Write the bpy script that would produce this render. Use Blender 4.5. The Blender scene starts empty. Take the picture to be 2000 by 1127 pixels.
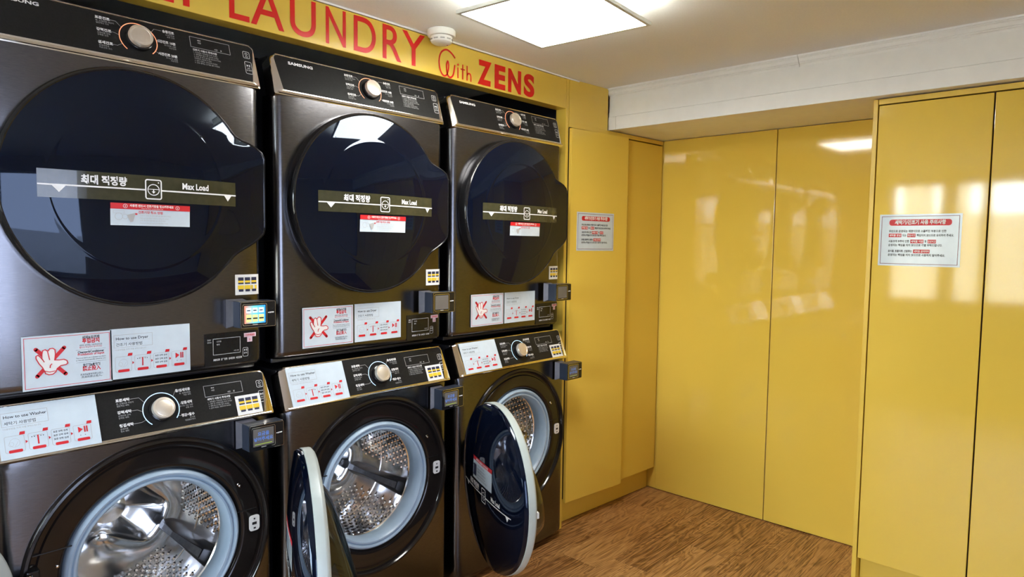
import bpy, bmesh, math, random
from mathutils import Vector, Matrix
random.seed(7)
S = bpy.context.scene
COL = S.collection
PI = math.pi

# ------------------------------------------------------------------ camera, world, exposure
def make_camera():
    yaw, pitch, roll, F = 0.7432347, 0.0674085, 0.0122311, 1290.73
    cy, sy, cp, sp = math.cos(yaw), math.sin(yaw), math.cos(pitch), math.sin(pitch)
    f = Vector((cy*cp, sy*cp, -sp)); r = Vector((sy, -cy, 0)); u = r.cross(f)
    cr, sr = math.cos(roll), math.sin(roll)
    r2 = cr*r + sr*u; u2 = -sr*r + cr*u
    cam = bpy.data.cameras.new('camera'); o = bpy.data.objects.new('camera', cam)
    COL.objects.link(o)
    m = Matrix((r2, u2, -f)).transposed().to_4x4()
    m.translation = Vector((-0.2851876, -1.9031605, 1.3907064))
    o.matrix_world = m
    cam.sensor_width = 36.0; cam.lens = F*36.0/2000.0; cam.clip_start = 0.02
    S.camera = o
make_camera()

SKY = 18.0          # daylight outside the windows
LAMP = 16.0        # ceiling light diffuser
W = bpy.data.worlds.new('sky'); S.world = W; W.use_nodes = True
nt = W.node_tree; bg = nt.nodes['Background']
bg.inputs[0].default_value = (0.80, 0.90, 1.0, 1); bg.inputs[1].default_value = SKY

def portal(loc, rot, sx, sy):
    l = bpy.data.lights.new('window_portal', 'AREA'); l.shape = 'RECTANGLE'; l.size = sx; l.size_y = sy
    l.cycles.is_portal = True
    o = bpy.data.objects.new('window_portal', l); COL.objects.link(o)
    o.location = loc; o.rotation_euler = rot
portal((-2.62, -0.98, 1.46), (0, -PI/2, 0), 1.28, 1.9)
portal((-.265, -3.12, 1.0), (PI/2, 0, 0), 1.36, 1.8)

S.view_settings.view_transform = 'Standard'; S.view_settings.look = 'None'
S.view_settings.exposure = 1.08; S.view_settings.gamma = 1.0
S.view_settings.use_curve_mapping = False
S.cycles.use_denoising = True
S.cycles.max_bounces = 12; S.cycles.diffuse_bounces = 5; S.cycles.glossy_bounces = 10
S.cycles.transmission_bounces = 6; S.cycles.transparent_max_bounces = 8
S.cycles.sample_clamp_indirect = 12.0
S.cycles.caustics_reflective = True; S.cycles.caustics_refractive = False

# ------------------------------------------------------------------ materials
MATS = {}
def mat(name, col, rough=.5, metal=0., spec=.5, ior=1.5, coat=0., emit=0., alpha=1., trans=0., ecol=None):
    m = bpy.data.materials.new(name); m.use_nodes = True
    b = m.node_tree.nodes['Principled BSDF']
    b.inputs['Base Color'].default_value = (*col, 1); b.inputs['Roughness'].default_value = rough
    b.inputs['Metallic'].default_value = metal; b.inputs['IOR'].default_value = ior
    b.inputs['Specular IOR Level'].default_value = spec
    b.inputs['Coat Weight'].default_value = coat; b.inputs['Coat Roughness'].default_value = .04
    b.inputs['Transmission Weight'].default_value = trans
    b.inputs['Alpha'].default_value = alpha
    if emit:
        b.inputs['Emission Color'].default_value = (*(ecol or col), 1); b.inputs['Emission Strength'].default_value = emit
    MATS[name] = m
    return m
def N(m, t, **kw):
    n = m.node_tree.nodes.new(t)
    for k, v in kw.items(): setattr(n, k, v)
    return n
def bsdf(m): return m.node_tree.nodes['Principled BSDF']
def noise_vary(m, scale, c1, c2, detail=4, stretch=(1, 1, 1), bump=0., rough=None, coords='Object'):
    L = m.node_tree.links
    tc = N(m, 'ShaderNodeTexCoord'); mp = N(m, 'ShaderNodeMapping'); mp.inputs['Scale'].default_value = stretch
    nz = N(m, 'ShaderNodeTexNoise'); nz.inputs['Scale'].default_value = scale; nz.inputs['Detail'].default_value = detail
    L.new(tc.outputs[coords], mp.inputs[0]); L.new(mp.outputs[0], nz.inputs['Vector'])
    cr = N(m, 'ShaderNodeValToRGB'); cr.color_ramp.elements[0].position = .3; cr.color_ramp.elements[1].position = .7
    cr.color_ramp.elements[0].color = (*c1, 1); cr.color_ramp.elements[1].color = (*c2, 1)
    L.new(nz.outputs['Fac'], cr.inputs[0]); L.new(cr.outputs[0], bsdf(m).inputs['Base Color'])
    if bump:
        bp = N(m, 'ShaderNodeBump'); bp.inputs['Strength'].default_value = bump; bp.inputs['Distance'].default_value = .002
        L.new(nz.outputs['Fac'], bp.inputs['Height']); L.new(bp.outputs[0], bsdf(m).inputs['Normal'])
    if rough:
        mr = N(m, 'ShaderNodeMapRange'); mr.inputs['To Min'].default_value = rough[0]; mr.inputs['To Max'].default_value = rough[1]
        L.new(nz.outputs['Fac'], mr.inputs[0]); L.new(mr.outputs[0], bsdf(m).inputs['Roughness'])
    return m

YEL = mat('yellow_gloss_acrylic', (.79, .555, .085), .06, ior=1.5)
noise_vary(YEL, 1.2, (.78, .545, .082), (.81, .57, .092), 2)
YELM = mat('yellow_satin_board', (.79, .555, .085), .25)
noise_vary(YELM, 1.2, (.78, .545, .082), (.81, .57, .092), 2)
DARKGAP = mat('dark_gap', (.02, .006, .004), .8)
BLACKW = mat('black_laminate', (.006, .008, .014), .25)
noise_vary(BLACKW, 6, (.005, .006, .011), (.008, .010, .017), 2)
INOX = mat('black_inox_brushed', (.20, .19, .19), .25, metal=1.)
noise_vary(INOX, 60, (.112, .111, .118), (.165, .162, .170), 3, (1, 1, 22), .05, (.16, .28))
BODY = mat('dark_body_metal', (.012, .012, .014), .35); noise_vary(BODY, 40, (.011, .011, .013), (.015, .015, .017))
GBLACK = mat('gloss_black_plastic', (.010, .010, .011), .12, ior=1.42); noise_vary(GBLACK, 20, (.009, .009, .010), (.012, .012, .013))
RBLACK = mat('door_surround_plastic', (.012, .010, .009), .10, ior=1.45); noise_vary(RBLACK, 20, (.010, .008, .007), (.013, .010, .009))
PANEL = mat('control_panel_black', (.012, .012, .012), .34, spec=.22); noise_vary(PANEL, 200, (.010, .010, .010), (.014, .014, .014))
CHROME = mat('chrome', (.82, .79, .75), .12, metal=1.); noise_vary(CHROME, 8, (.80, .77, .73), (.85, .82, .78), 2)
KNOBM = mat('champagne_knob_metal', (.8, .73, .63), .36, metal=.75); noise_vary(KNOBM, 30, (.78, .71, .61), (.84, .77, .67))
GLASS = mat('dark_blue_door_glass', (.001, .003, .010), .03, ior=1.45); noise_vary(GLASS, 3, (.001, .0025, .009), (.0015, .0035, .012), 2)
bsdf(GLASS).inputs['Specular Tint'].default_value = (.70, .82, 1, 1)
RIMG = mat('pale_grey_door_rim', (.42, .47, .45), .35); noise_vary(RIMG, 10, (.40, .45, .43), (.45, .50, .48))
RUBBER = mat('blue_grey_rubber', (.32, .42, .52), .38); noise_vary(RUBBER, 14, (.30, .40, .50), (.35, .45, .55))
DRUMM = mat('drum_stainless', (.66, .65, .63), .16, metal=1.); noise_vary(DRUMM, 9, (.90, .90, .89), (.96, .96, .95), 3, rough=(.08, .18))
HOLE = mat('dark_holes', (.01, .01, .01), .5)
LIFT = mat('lifter_black', (.015, .015, .016), .3); noise_vary(LIFT, 30, (.012, .012, .013), (.020, .020, .021))
LIFTG = mat('lifter_grey', (.12, .12, .12), .4); noise_vary(LIFTG, 80, (.10, .10, .10), (.15, .15, .15))
PAPER = mat('white_paper', (.80, .84, .88), .18, coat=.25); noise_vary(PAPER, 30, (.56, .65, .72), (.60, .69, .76))
WHITE = mat('white_print', (.82, .82, .82), .5)
GREYP = mat('grey_print', (.42, .42, .42), .5)
BLACKP = mat('black_print', (.02, .02, .025), .5)
REDP = mat('red_print', (.62, .012, .02), .45)
REDS = mat('red_vinyl', (.72, .012, .008), .30); noise_vary(REDS, 4, (.70, .010, .007), (.76, .016, .010))
PINK = mat('pink_paper', (.78, .60, .66), .5)
YPRT = mat('yellow_print', (.80, .55, .03), .5)
GREENP = mat('green_print', (.45, .60, .08), .5)
NAVY = mat('navy_print', (.015, .02, .06), .5)
BANDF = mat('smoky_film', (.040, .040, .022), .12, ior=1.6); noise_vary(BANDF, 60, (.036, .036, .020), (.046, .046, .026))
ORANGE = mat('orange_light_ring', (.9, .30, .16), .4, emit=.5, ecol=(.95, .30, .15))
BLUEL = mat('blue_light_ring', (.45, .70, .95), .4, emit=.7, ecol=(.40, .68, .98))
HOUS = mat('terminal_housing', (.020, .028, .045), .30); noise_vary(HOUS, 40, (.018, .025, .041), (.023, .031, .050))
BRAK = mat('terminal_bracket', (.12, .12, .15), .4, metal=.3); noise_vary(BRAK, 30, (.11, .11, .14), (.14, .14, .17))
SCR = mat('screen_grey', (.16, .15, .14), .2); noise_vary(SCR, 10, (.13, .12, .115), (.15, .14, .13))
SCRON = mat('screen_lit', (.10, .35, .60), .2, emit=.6)
def lit_screen():
    m = SCRON; L = m.node_tree.links
    tc = N(m, 'ShaderNodeTexCoord'); sp = N(m, 'ShaderNodeSeparateXYZ'); cr = N(m, 'ShaderNodeValToRGB')
    L.new(tc.outputs['Generated'], sp.inputs[0]); L.new(sp.outputs[0], cr.inputs[0])
    cr.color_ramp.elements[0].color = (.45, .16, .10, 1); cr.color_ramp.elements[1].color = (.02, .22, .70, 1)
    e = cr.color_ramp.elements.new(.45); e.color = (.10, .40, .45, 1)
    L.new(cr.outputs[0], bsdf(m).inputs['Emission Color']); L.new(cr.outputs[0], bsdf(m).inputs['Base Color'])
lit_screen()
SCRW = mat('screen_tile_white', (.55, .75, .80), .4, emit=.5)
SCRY = mat('screen_tile_yellow', (.70, .75, .20), .4, emit=.5)
SCRB = mat('screen_text_blue', (.10, .22, .62), .4, emit=.12)
WPL = mat('white_plastic', (.78, .78, .76), .35); noise_vary(WPL, 30, (.76, .76, .74), (.80, .80, .78))
CEIL = mat('ceiling_wallpaper', (.84, .82, .79), .8); noise_vary(CEIL, 160, (.84, .85, .87), (.88, .89, .91), 3, bump=.05)
CORN = mat('cornice_white_paint', (.80, .80, .80), .55); noise_vary(CORN, 20, (.87, .88, .90), (.90, .91, .93), 3)
WALLW = mat('white_wall_paint', (.72, .70, .66), .75); noise_vary(WALLW, 40, (.70, .68, .64), (.74, .72, .68), 3)
DIFF = mat('lamp_diffuser', (.95, .97, .92), .4, emit=LAMP, ecol=(1.0, .98, .93))
LHOUS = mat('lamp_housing', (.70, .72, .66), .4); noise_vary(LHOUS, 20, (.68, .70, .64), (.72, .74, .68))
ALU = mat('window_frame_white', (.75, .75, .74), .4); noise_vary(ALU, 20, (.73, .73, .72), (.77, .77, .76))
OUTG = mat('paving_outside', (.5, .48, .44), .9); noise_vary(OUTG, 3, (.46, .44, .40), (.54, .52, .48))
OUTW = mat('rendered_outer_wall', (.55, .48, .38), .9); noise_vary(OUTW, 3, (.50, .43, .34), (.60, .53, .42))
# clear bowl glass: thin, mostly see-through with reflections
def bowl_mat(name, tint):
    m = mat(name, (.9, .95, .95), .02, ior=1.45); nt = m.node_tree; L = nt.links
    tr = N(m, 'ShaderNodeBsdfTransparent'); tr.inputs[0].default_value = (*tint, 1)
    gl = N(m, 'ShaderNodeBsdfGlossy'); gl.inputs['Roughness'].default_value = .03
    lw = N(m, 'ShaderNodeFresnel'); lw.inputs[0].default_value = 1.6
    mx = N(m, 'ShaderNodeMixShader')
    L.new(lw.outputs[0], mx.inputs[0]); L.new(tr.outputs[0], mx.inputs[1]); L.new(gl.outputs[0], mx.inputs[2])
    L.new(mx.outputs[0], nt.nodes['Material Output'].inputs[0])
    return m
BOWL = bowl_mat('clear_bowl_glass', (.78, .84, .82)); PANE = bowl_mat('window_glass', (.96, .98, .97)); PANE2 = bowl_mat('daylight_dimming_glass', (.42, .43, .48))  # PANE2: tint added only to dim the daylight through the front window
def wood_mat():
    m = mat('oak_plank', (.3, .17, .07), .42); L = m.node_tree.links
    tc = N(m, 'ShaderNodeTexCoord'); oi = N(m, 'ShaderNodeObjectInfo')
    cmb = N(m, 'ShaderNodeCombineXYZ'); mul = N(m, 'ShaderNodeMath', operation='MULTIPLY'); mul.inputs[1].default_value = 37.
    L.new(oi.outputs['Random'], mul.inputs[0]); L.new(mul.outputs[0], cmb.inputs[0]); L.new(mul.outputs[0], cmb.inputs[2])
    ad = N(m, 'ShaderNodeVectorMath', operation='ADD'); L.new(tc.outputs['Object'], ad.inputs[0]); L.new(cmb.outputs[0], ad.inputs[1])
    def ns(sc, st, det, dist=0.):
        mp = N(m, 'ShaderNodeMapping'); mp.inputs['Scale'].default_value = st
        L.new(ad.outputs[0], mp.inputs[0])
        n = N(m, 'ShaderNodeTexNoise'); n.inputs['Scale'].default_value = sc; n.inputs['Detail'].default_value = det
        n.inputs['Distortion'].default_value = dist; L.new(mp.outputs[0], n.inputs['Vector']); return n
    big = ns(2.2, (1.0, 5.5, 1), 3, .6)
    # cathedral rings: contour lines of the large noise
    ml = N(m, 'ShaderNodeMath', operation='MULTIPLY'); ml.inputs[1].default_value = 26.; L.new(big.outputs['Fac'], ml.inputs[0])
    pp = N(m, 'ShaderNodeMath', operation='PINGPONG'); pp.inputs[1].default_value = 1.; L.new(ml.outputs[0], pp.inputs[0])
    fine = ns(9., (.45, 24., 1), 6)
    patch = ns(1.3, (1., 2.2, 1), 2)
    cr = N(m, 'ShaderNodeValToRGB'); e = cr.color_ramp.elements
    e[0].position = .36; e[0].color = (.150, .060, .018, 1); e[1].position = .66; e[1].color = (.58, .335, .135, 1)
    a = e.new(.50); a.color = (.40, .20, .070, 1)
    s1 = N(m, 'ShaderNodeMath', operation='MULTIPLY'); s1.inputs[1].default_value = .13; L.new(pp.outputs[0], s1.inputs[0])
    s2 = N(m, 'ShaderNodeMath', operation='MULTIPLY'); s2.inputs[1].default_value = .62; L.new(fine.outputs['Fac'], s2.inputs[0])
    s3 = N(m, 'ShaderNodeMath', operation='MULTIPLY'); s3.inputs[1].default_value = .32; L.new(patch.outputs['Fac'], s3.inputs[0])
    q = N(m, 'ShaderNodeMath', operation='ADD'); L.new(s1.outputs[0], q.inputs[0]); L.new(s2.outputs[0], q.inputs[1])
    q2 = N(m, 'ShaderNodeMath', operation='ADD'); L.new(q.outputs[0], q2.inputs[0]); L.new(s3.outputs[0], q2.inputs[1])
    rv = N(m, 'ShaderNodeMath', operation='MULTIPLY_ADD'); rv.inputs[1].default_value = .12; rv.inputs[2].default_value = -.09
    L.new(oi.outputs['Random'], rv.inputs[0])
    q3 = N(m, 'ShaderNodeMath', operation='ADD'); L.new(q2.outputs[0], q3.inputs[0]); L.new(rv.outputs[0], q3.inputs[1])
    L.new(q3.outputs[0], cr.inputs[0])
    # knots
    kn = ns(3.1, (1., 2.6, 1), 1)
    kr = N(m, 'ShaderNodeValToRGB'); kr.color_ramp.elements[0].position = .735; kr.color_ramp.elements[1].position = .80
    kr.color_ramp.elements[0].color = (1, 1, 1, 1); kr.color_ramp.elements[1].color = (.30, .24, .20, 1)
    L.new(kn.outputs['Fac'], kr.inputs[0])
    mx = N(m, 'ShaderNodeMix', data_type='RGBA', blend_type='MULTIPLY'); mx.inputs[0].default_value = 1.
    L.new(cr.outputs[0], mx.inputs[6]); L.new(kr.outputs[0], mx.inputs[7]); L.new(mx.outputs[2], bsdf(m).inputs['Base Color'])
    bp = N(m, 'ShaderNodeBump'); bp.inputs['Strength'].default_value = .12; bp.inputs['Distance'].default_value = .002
    L.new(fine.outputs['Fac'], bp.inputs['Height']); L.new(bp.outputs[0], bsdf(m).inputs['Normal'])
    return m
WOOD = wood_mat()

# ------------------------------------------------------------------ mesh helpers
def link(name, me, parent=None, loc=(0, 0, 0), rot=(0, 0, 0)):
    o = bpy.data.objects.new(name, me); COL.objects.link(o)
    o.parent = parent; o.location = loc; o.rotation_euler = rot
    return o
def tag(o, label=None, cat=None, group=None, kind=None):
    if label: o['label'] = label
    if cat: o['category'] = cat
    if group: o['group'] = group
    if kind: o['kind'] = kind
    return o
def thing(name, label, cat, loc=(0, 0, 0), rot=(0, 0, 0), group=None):
    return tag(link(name, None, None, loc, rot), label, cat, group)

class G:
    def __init__(s): s.v = []; s.f = []
    def add(s, v, f):
        b = len(s.v); s.v += [tuple(p) for p in v]; s.f += [tuple(i+b for i in q) for q in f]; return s
    def box(s, x0, x1, y0, y1, z0, z1):
        return s.add([(x, y, z) for x in (x0, x1) for y in (y0, y1) for z in (z0, z1)],
                     [(0, 1, 3, 2), (4, 6, 7, 5), (0, 4, 5, 1), (2, 3, 7, 6), (0, 2, 6, 4), (1, 5, 7, 3)])
    def prism(s, poly, y0, y1):            # polygon in (x,z), extruded along y
        n = len(poly)
        v = [(x, y0, z) for x, z in poly] + [(x, y1, z) for x, z in poly]
        f = [tuple(range(n)), tuple(range(2*n-1, n-1, -1))] + [(i, (i+1) % n, n+(i+1) % n, n+i) for i in range(n)]
        return s.add(v, f)
    def prism_y(s, poly, y0, y1): return s.prism(poly, y0, y1)
    def loops(s, loops, closed=True, cap0=False, cap1=False):   # list of rings with equal counts
        n = len(loops[0]); v = [p for l in loops for p in l]; f = []
        for k in range(len(loops)-1):
            for i in range(n if closed else n-1):
                j = (i+1) % n
                f.append((k*n+i, k*n+j, (k+1)*n+j, (k+1)*n+i))
        if cap0: f.append(tuple(range(n-1, -1, -1)))
        if cap1: f.append(tuple((len(loops)-1)*n+i for i in range(n)))
        return s.add(v, f)
    def lathe(s, prof, cx, cz, n=64, cap0=False, cap1=False):   # prof: (r,y) about the y axis
        return s.loops([[(cx+r*math.cos(2*PI*i/n), y, cz+r*math.sin(2*PI*i/n)) for i in range(n)] for r, y in prof], True, cap0, cap1)
    def lathe_z(s, prof, cx, cy, n=40, cap0=False, cap1=False):  # prof: (r,z)
        return s.loops([[(cx+r*math.cos(2*PI*i/n), cy+r*math.sin(2*PI*i/n), z) for i in range(n)] for r, z in prof], True, cap0, cap1)
    def tube(s, pts, r, n=8):
        loops = []
        for i, p in enumerate(pts):
            a = Vector(pts[max(0, i-1)]); b = Vector(pts[min(len(pts)-1, i+1)]); t = (b-a).normalized()
            up = Vector((0, 1, 0)) if abs(t.y) < .9 else Vector((1, 0, 0))
            e1 = t.cross(up).normalized(); e2 = t.cross(e1)
            loops.append([tuple(Vector(p)+r*(math.cos(2*PI*k/n)*e1+math.sin(2*PI*k/n)*e2)) for k in range(n)])
        return s.loops(loops, True, True, True)
    def build(s, name, m, parent=None, loc=(0, 0, 0), rot=(0, 0, 0), smooth=False, bev=0., recalc=True, seg=2):
        me = bpy.data.meshes.new(name); me.from_pydata(s.v, [], s.f)
        if recalc or bev:
            bm = bmesh.new(); bm.from_mesh(me)
            if bev:
                bmesh.ops.remove_doubles(bm, verts=bm.verts, dist=1e-6)
                ed = [e for e in bm.edges if len(e.link_faces) == 2 and e.calc_face_angle(0) > .5]
                bmesh.ops.bevel(bm, geom=ed, offset=bev, segments=seg, affect='EDGES', profile=.6, clamp_overlap=True)
            bmesh.ops.recalc_face_normals(bm, faces=bm.faces); bm.to_mesh(me); bm.free()
        me.materials.append(m)
        if smooth:
            me.shade_smooth()
            try: me.set_sharp_from_angle(angle=math.radians(40))
            except Exception: pass
        return link(name, me, parent, loc, rot)

def round_poly(pts, rads, n=6):
    out = []
    k = len(pts)
    for i in range(k):
        p = Vector(pts[i]); a = (Vector(pts[i-1])-p); b = (Vector(pts[(i+1) % k])-p)
        r = rads[i] if isinstance(rads, (list, tuple)) else rads
        if r <= 0:
            out += [tuple(p)]*(n+1); continue
        an = a.normalized(); bn = b.normalized(); ang = an.angle(bn); d = min(r/math.tan(ang/2), a.length*.49, b.length*.49)
        s0 = p+an*d; s1 = p+bn*d
        for j in range(n+1):
            t = j/n
            out.append(tuple((1-t)**2*s0 + 2*t*(1-t)*p + t*t*s1))
    return out
def rect_poly(x0, x1, z0, z1): return [(x0, z0), (x1, z0), (x1, z1), (x0, z1)]

# text -> flat 2D outline meshes (built-in font with its own fallback glyphs)
_T = {}; _TC = {}
def text2d(body, bold=0., res=2):
    k = (body, bold, res)
    if k in _T: return _T[k]
    if 'cu' not in _TC:
        _TC['cu'] = bpy.data.curves.new('t', 'FONT'); _TC['o'] = bpy.data.objects.new('t', _TC['cu'])
    cu, o = _TC['cu'], _TC['o']
    cu.body = body; cu.size = 1.; cu.resolution_u = res; cu.offset = bold; cu.fill_mode = 'BOTH'
    me = o.to_mesh()
    v = [(p.co.x, p.co.y) for p in me.vertices]; f = [tuple(q.vertices) for q in me.polygons]
    o.to_mesh_clear()
    _T[k] = (v, f); return _T[k]

class D:
    """flat print, drawn in (x,z), laid at y = fy(x,z)"""
    def __init__(s): s.v = []; s.f = []
    def add(s, v, f):
        b = len(s.v); s.v += v; s.f += [tuple(i+b for i in q) for q in f]; return s
    def poly(s, p): return s.add(list(p), [tuple(range(len(p)))])
    def rect(s, x0, x1, z0, z1, n=1):
        for i in range(n):
            a = x0+(x1-x0)*i/n; b = x0+(x1-x0)*(i+1)/n
            s.poly(rect_poly(a, b, z0, z1))
        return s
    def rrect(s, x0, x1, z0, z1, r): return s.poly(round_poly(rect_poly(x0, x1, z0, z1), r, 5))
    def line(s, p, w, closed=False):
        n = len(p); P = [Vector(q) for q in p]; L = []; Rr = []
        for i in range(n):
            a = P[i-1] if (closed or i > 0) else None; b = P[(i+1) % n] if (closed or i < n-1) else None
            d1 = (P[i]-a).normalized() if a is not None and (P[i]-a).length > 1e-9 else None
            d2 = (b-P[i]).normalized() if b is not None and (b-P[i]).length > 1e-9 else None
            if d1 is None: d1 = d2
            if d2 is None: d2 = d1
            t = (d1+d2); t = t.normalized() if t.length > 1e-6 else d1
            nn = Vector((-t.y, t.x)); c = max(.35, nn.dot(Vector((-d1.y, d1.x))))
            L.append(tuple(P[i]+nn*w/2/c)); Rr.append(tuple(P[i]-nn*w/2/c))
        m = n if closed else n-1
        return s.add(L+Rr, [(i, (i+1) % n, n+(i+1) % n, n+i) for i in range(m)])
    def orect(s, x0, x1, z0, z1, w, r=0.):
        p = round_poly(rect_poly(x0, x1, z0, z1), r, 4) if r else rect_poly(x0, x1, z0, z1)
        return s.line(p, w, True)
    def arc(s, cx, cz, r, a0, a1, w, n=40):
        full = abs(a1-a0) >= 2*PI-1e-6
        p = [(cx+r*math.cos(a0+(a1-a0)*i/n), cz+r*math.sin(a0+(a1-a0)*i/n)) for i in range(n if full else n+1)]
        return s.line(p, w, full)
    def disc(s, cx, cz, r, n=16): return s.poly([(cx+r*math.cos(2*PI*i/n), cz+r*math.sin(2*PI*i/n)) for i in range(n)])
    def text(s, body, x, z, h, align='L', bold=0., width=None, sx=1.):
        """h: cap height; width fits the line to a given width"""
        v, f = text2d(body, bold)
        if not v: return s
        k = h/.70; x0 = min(p[0] for p in v); x1 = max(p[0] for p in v)
        kx = k*sx
        if width: kx = width/(x1-x0)
        w = (x1-x0)*kx; off = {'L': 0, 'C': -w/2, 'R': -w}[align]
        return s.add([(x+off+(p[0]-x0)*kx, z+p[1]*k) for p in v], f)
    def build(s, name, m, parent, fy=0., loc=(0, 0, 0), rot=(0, 0, 0)):
        g = fy if callable(fy) else (lambda x, z: fy)
        me = bpy.data.meshes.new(name); me.from_pydata([(x, g(x, z), z) for x, z in s.v], [], s.f)
        me.materials.append(m)
        o = link(name, me, parent, loc, rot)
        if name.endswith(('lettering', '_print', '_icons', '_lines')): o['kind'] = 'stuff'
        return o

def clone(o, parent=None, skip=()):
    c = o.copy(); COL.objects.link(c); c.parent = parent
    for ch in o.children:
        if ch.name.split('.')[0] not in skip: clone(ch, c, skip)
    return c

# ------------------------------------------------------------------ the room
CZ = 2.1696; XE = 3.004; XL = -2.6; YF = -3.1; YB = 0.86
SGY = 0.045; SGB = 2.026
fl = tag(G().box(XL, XE+.1, YF, YB, -.06, -.012).build('floor', OUTG), 'warm oak plank floor', None, kind='structure')
def planks():
    cache = {}
    wd, ln = .186, 1.22; rows = int((YB-YF)/wd)+1
    for r in range(rows):
        y0 = YF+r*wd; y1 = min(y0+wd, YB)
        if y1-y0 < .02: continue
        x = XL-random.random()*ln
        while x < XE+.1:
            a = max(x, XL); b = min(x+ln, XE+.1); x += ln
            if b-a < .03: continue
            k = (round(b-a, 3), round(y1-y0, 3))
            if k not in cache:
                o = G().box(0, b-a-.0008, 0, y1-y0-.0008, -.012, 0).build('plank', WOOD, fl, (a, y0, 0), bev=.0006, seg=1); cache[k] = o.data
            else:
                link('plank', cache[k], fl, (a, y0, 0))
planks()
tag(G().box(XL, XE+.1, YF, YB, CZ, CZ+.08).build('ceiling', CEIL), kind='structure')
tag(G().box(XL, XE+.1, YB, YB+.1, 0, CZ).build('wall_back', BLACKW), kind='structure')
wr = tag(G().box(XE+.02, XE+.12, YF, YB, 0, CZ).build('wall_right', WALLW), kind='structure')
for (a, b) in ((-.632, -.012), (-1.262, -.637)):
    p = G().box(XE, XE+.018, a, b, .004, 1.9665).build('wall_panel', YEL, wr, bev=.0012)
G().box(XE+.003, XE+.018, -.010, .06, .004, 1.9665).build('wall_panel', YELM, wr, bev=.001)
# left wall with the window behind the camera
WY0, WY1, WZ0, WZ1 = -1.93, -.03, .82, 2.10
g = G()
g.box(XL-.12, XL, YF, WY0, 0, CZ); g.box(XL-.12, XL, WY1, YB, 0, CZ)
g.box(XL-.12, XL, WY0, WY1, 0, WZ0); g.box(XL-.12, XL, WY0, WY1, WZ1, CZ)
tag(g.build('wall_left', WALLW), kind='structure')
w1 = link('window_1', None); tag(w1, kind='structure')
g = G()
for (a, b) in ((WY0, WY0+.05), (WY1-.05, WY1), (-.65, -.50), (-.93, -.85), (-1.40, -1.30)): g.box(XL-.09, XL-.03, a, b, WZ0, WZ1)
g.box(XL-.09, XL-.03, WY0, WY1, WZ0, WZ0+.05); g.box(XL-.09, XL-.03, WY0, WY1, WZ1-.05, WZ1)
g.build('window_frame', ALU, w1)
for (a, b) in ((WY0+.05, -1.40), (-1.30, -.93), (-.85, -.65), (-.50, WY1-.05)):
    G().box(XL-.063, XL-.057, a, b, WZ0+.05, WZ1-.05).build('pane', PANE, w1)
# front wall (behind the photographer) with a narrow tall window
NX0, NX1, NZ0, NZ1 = -.95, .42, .06, 1.90
g = G()
g.box(XL, NX0, YF-.12, YF, 0, CZ); g.box(NX1, XE+.1, YF-.12, YF, 0, CZ)
g.box(NX0, NX1, YF-.12, YF, 0, NZ0); g.box(NX0, NX1, YF-.12, YF, NZ1, CZ)
tag(g.build('wall_front', WALLW), kind='structure')
w2 = link('window_2', None); tag(w2, kind='structure')
g = G()
g.box(NX0, NX0+.03, YF-.09, YF-.03, NZ0, NZ1); g.box(NX1-.03, NX1, YF-.09, YF-.03, NZ0, NZ1)
g.box(NX0, NX1, YF-.09, YF-.03, NZ0, NZ0+.03); g.box(NX0, NX1, YF-.09, YF-.03, NZ1-.03, NZ1)
g.build('window_frame', ALU, w2)
G().box(NX0+.03, NX1-.03, YF-.063, YF-.057, NZ0+.03, NZ1-.03).build('pane', PANE2, w2)
# outside, seen only as reflections
tag(G().box(-14, XL-.13, -9, 5, -.2, -.1).build('ground_outside', OUTG), kind='structure')
tag(G().box(XL-.13, XE+.1, -9, YF-.13, -.2, -.1).build('ground_outside', OUTG), kind='structure')
tag(G().box(-8.4, -8, -6, 4, -.1, 2.0).box(-8.4, -8.05, .60, 1.02, 2.0, 4.6).box(-8.4, -8.05, .06, .34, 2.0, 2.75).build('wall_outside', OUTW), kind='structure')

# beam (dropped soffit with crown moulding)
BX, BZ = 2.528, 1.9673
bm_ = link('trim_1', None); tag(bm_, kind='structure')
G().box(BX+.008, XE+.1, YF, .036, BZ+.002, CZ).build('soffit', CORN, bm_)
def cornice(a, b, nm):
    prof = [(.010, 0), (-.030, 0), (-.030, -.007), (-.024, -.0072), (-.024, -.011), (-.018, -.014), (-.014, -.021), (-.013, -.026),
            (-.008, -.0262), (-.008, -.031), (-.003, -.034), (.000, -.041), (.0005, -.045), (.010, -.0452)]
    g = G(); g.loops([[(BX+.004+x, y, CZ+z) for x, z in prof] for y in (a, b)], True, True, True)
    g.build(nm, CORN, bm_)
cornice(-.894, .034, 'crown_moulding'); cornice(YF, -.896, 'crown_moulding')
G().box(BX+.002, BX+.010, YF, .034, BZ+.066, CZ-.044).build('fascia_board', CORN, bm_, bev=.0008)
G().box(BX-.004, BX+.010, YF, -.012, BZ, BZ+.064).build('fascia_board', CORN, bm_, bev=.0008)
G().box(BX-.004, BX+.010, -.010, .034, BZ, BZ+.064).build('fascia_board', CORN, bm_, bev=.0008)

# recess that holds the machines
rc = link('trim_2', None); tag(rc, kind='structure')
G().box(2.195, 2.215, SGY, .105, 0, CZ-.001).build('jamb', YELM, rc, bev=.0015)
G().box(2.197, 2.215, .106, YB-.002, 0, CZ-.001).build('side_board', BLACKW, rc)
G().box(-.10, -.08, SGY, YB-.002, 0, CZ-.001).build('side_board', BLACKW, rc)
G().box(-.078, 2.194, .11, .125, SGB+.03, CZ-.001).build('header_board', BLACKW, rc)
tag(G().box(-.08, 2.5, SGY-.006, SGY-.001, CZ-.007, CZ-.001).build('trim_3', CORN), kind='structure')

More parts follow.
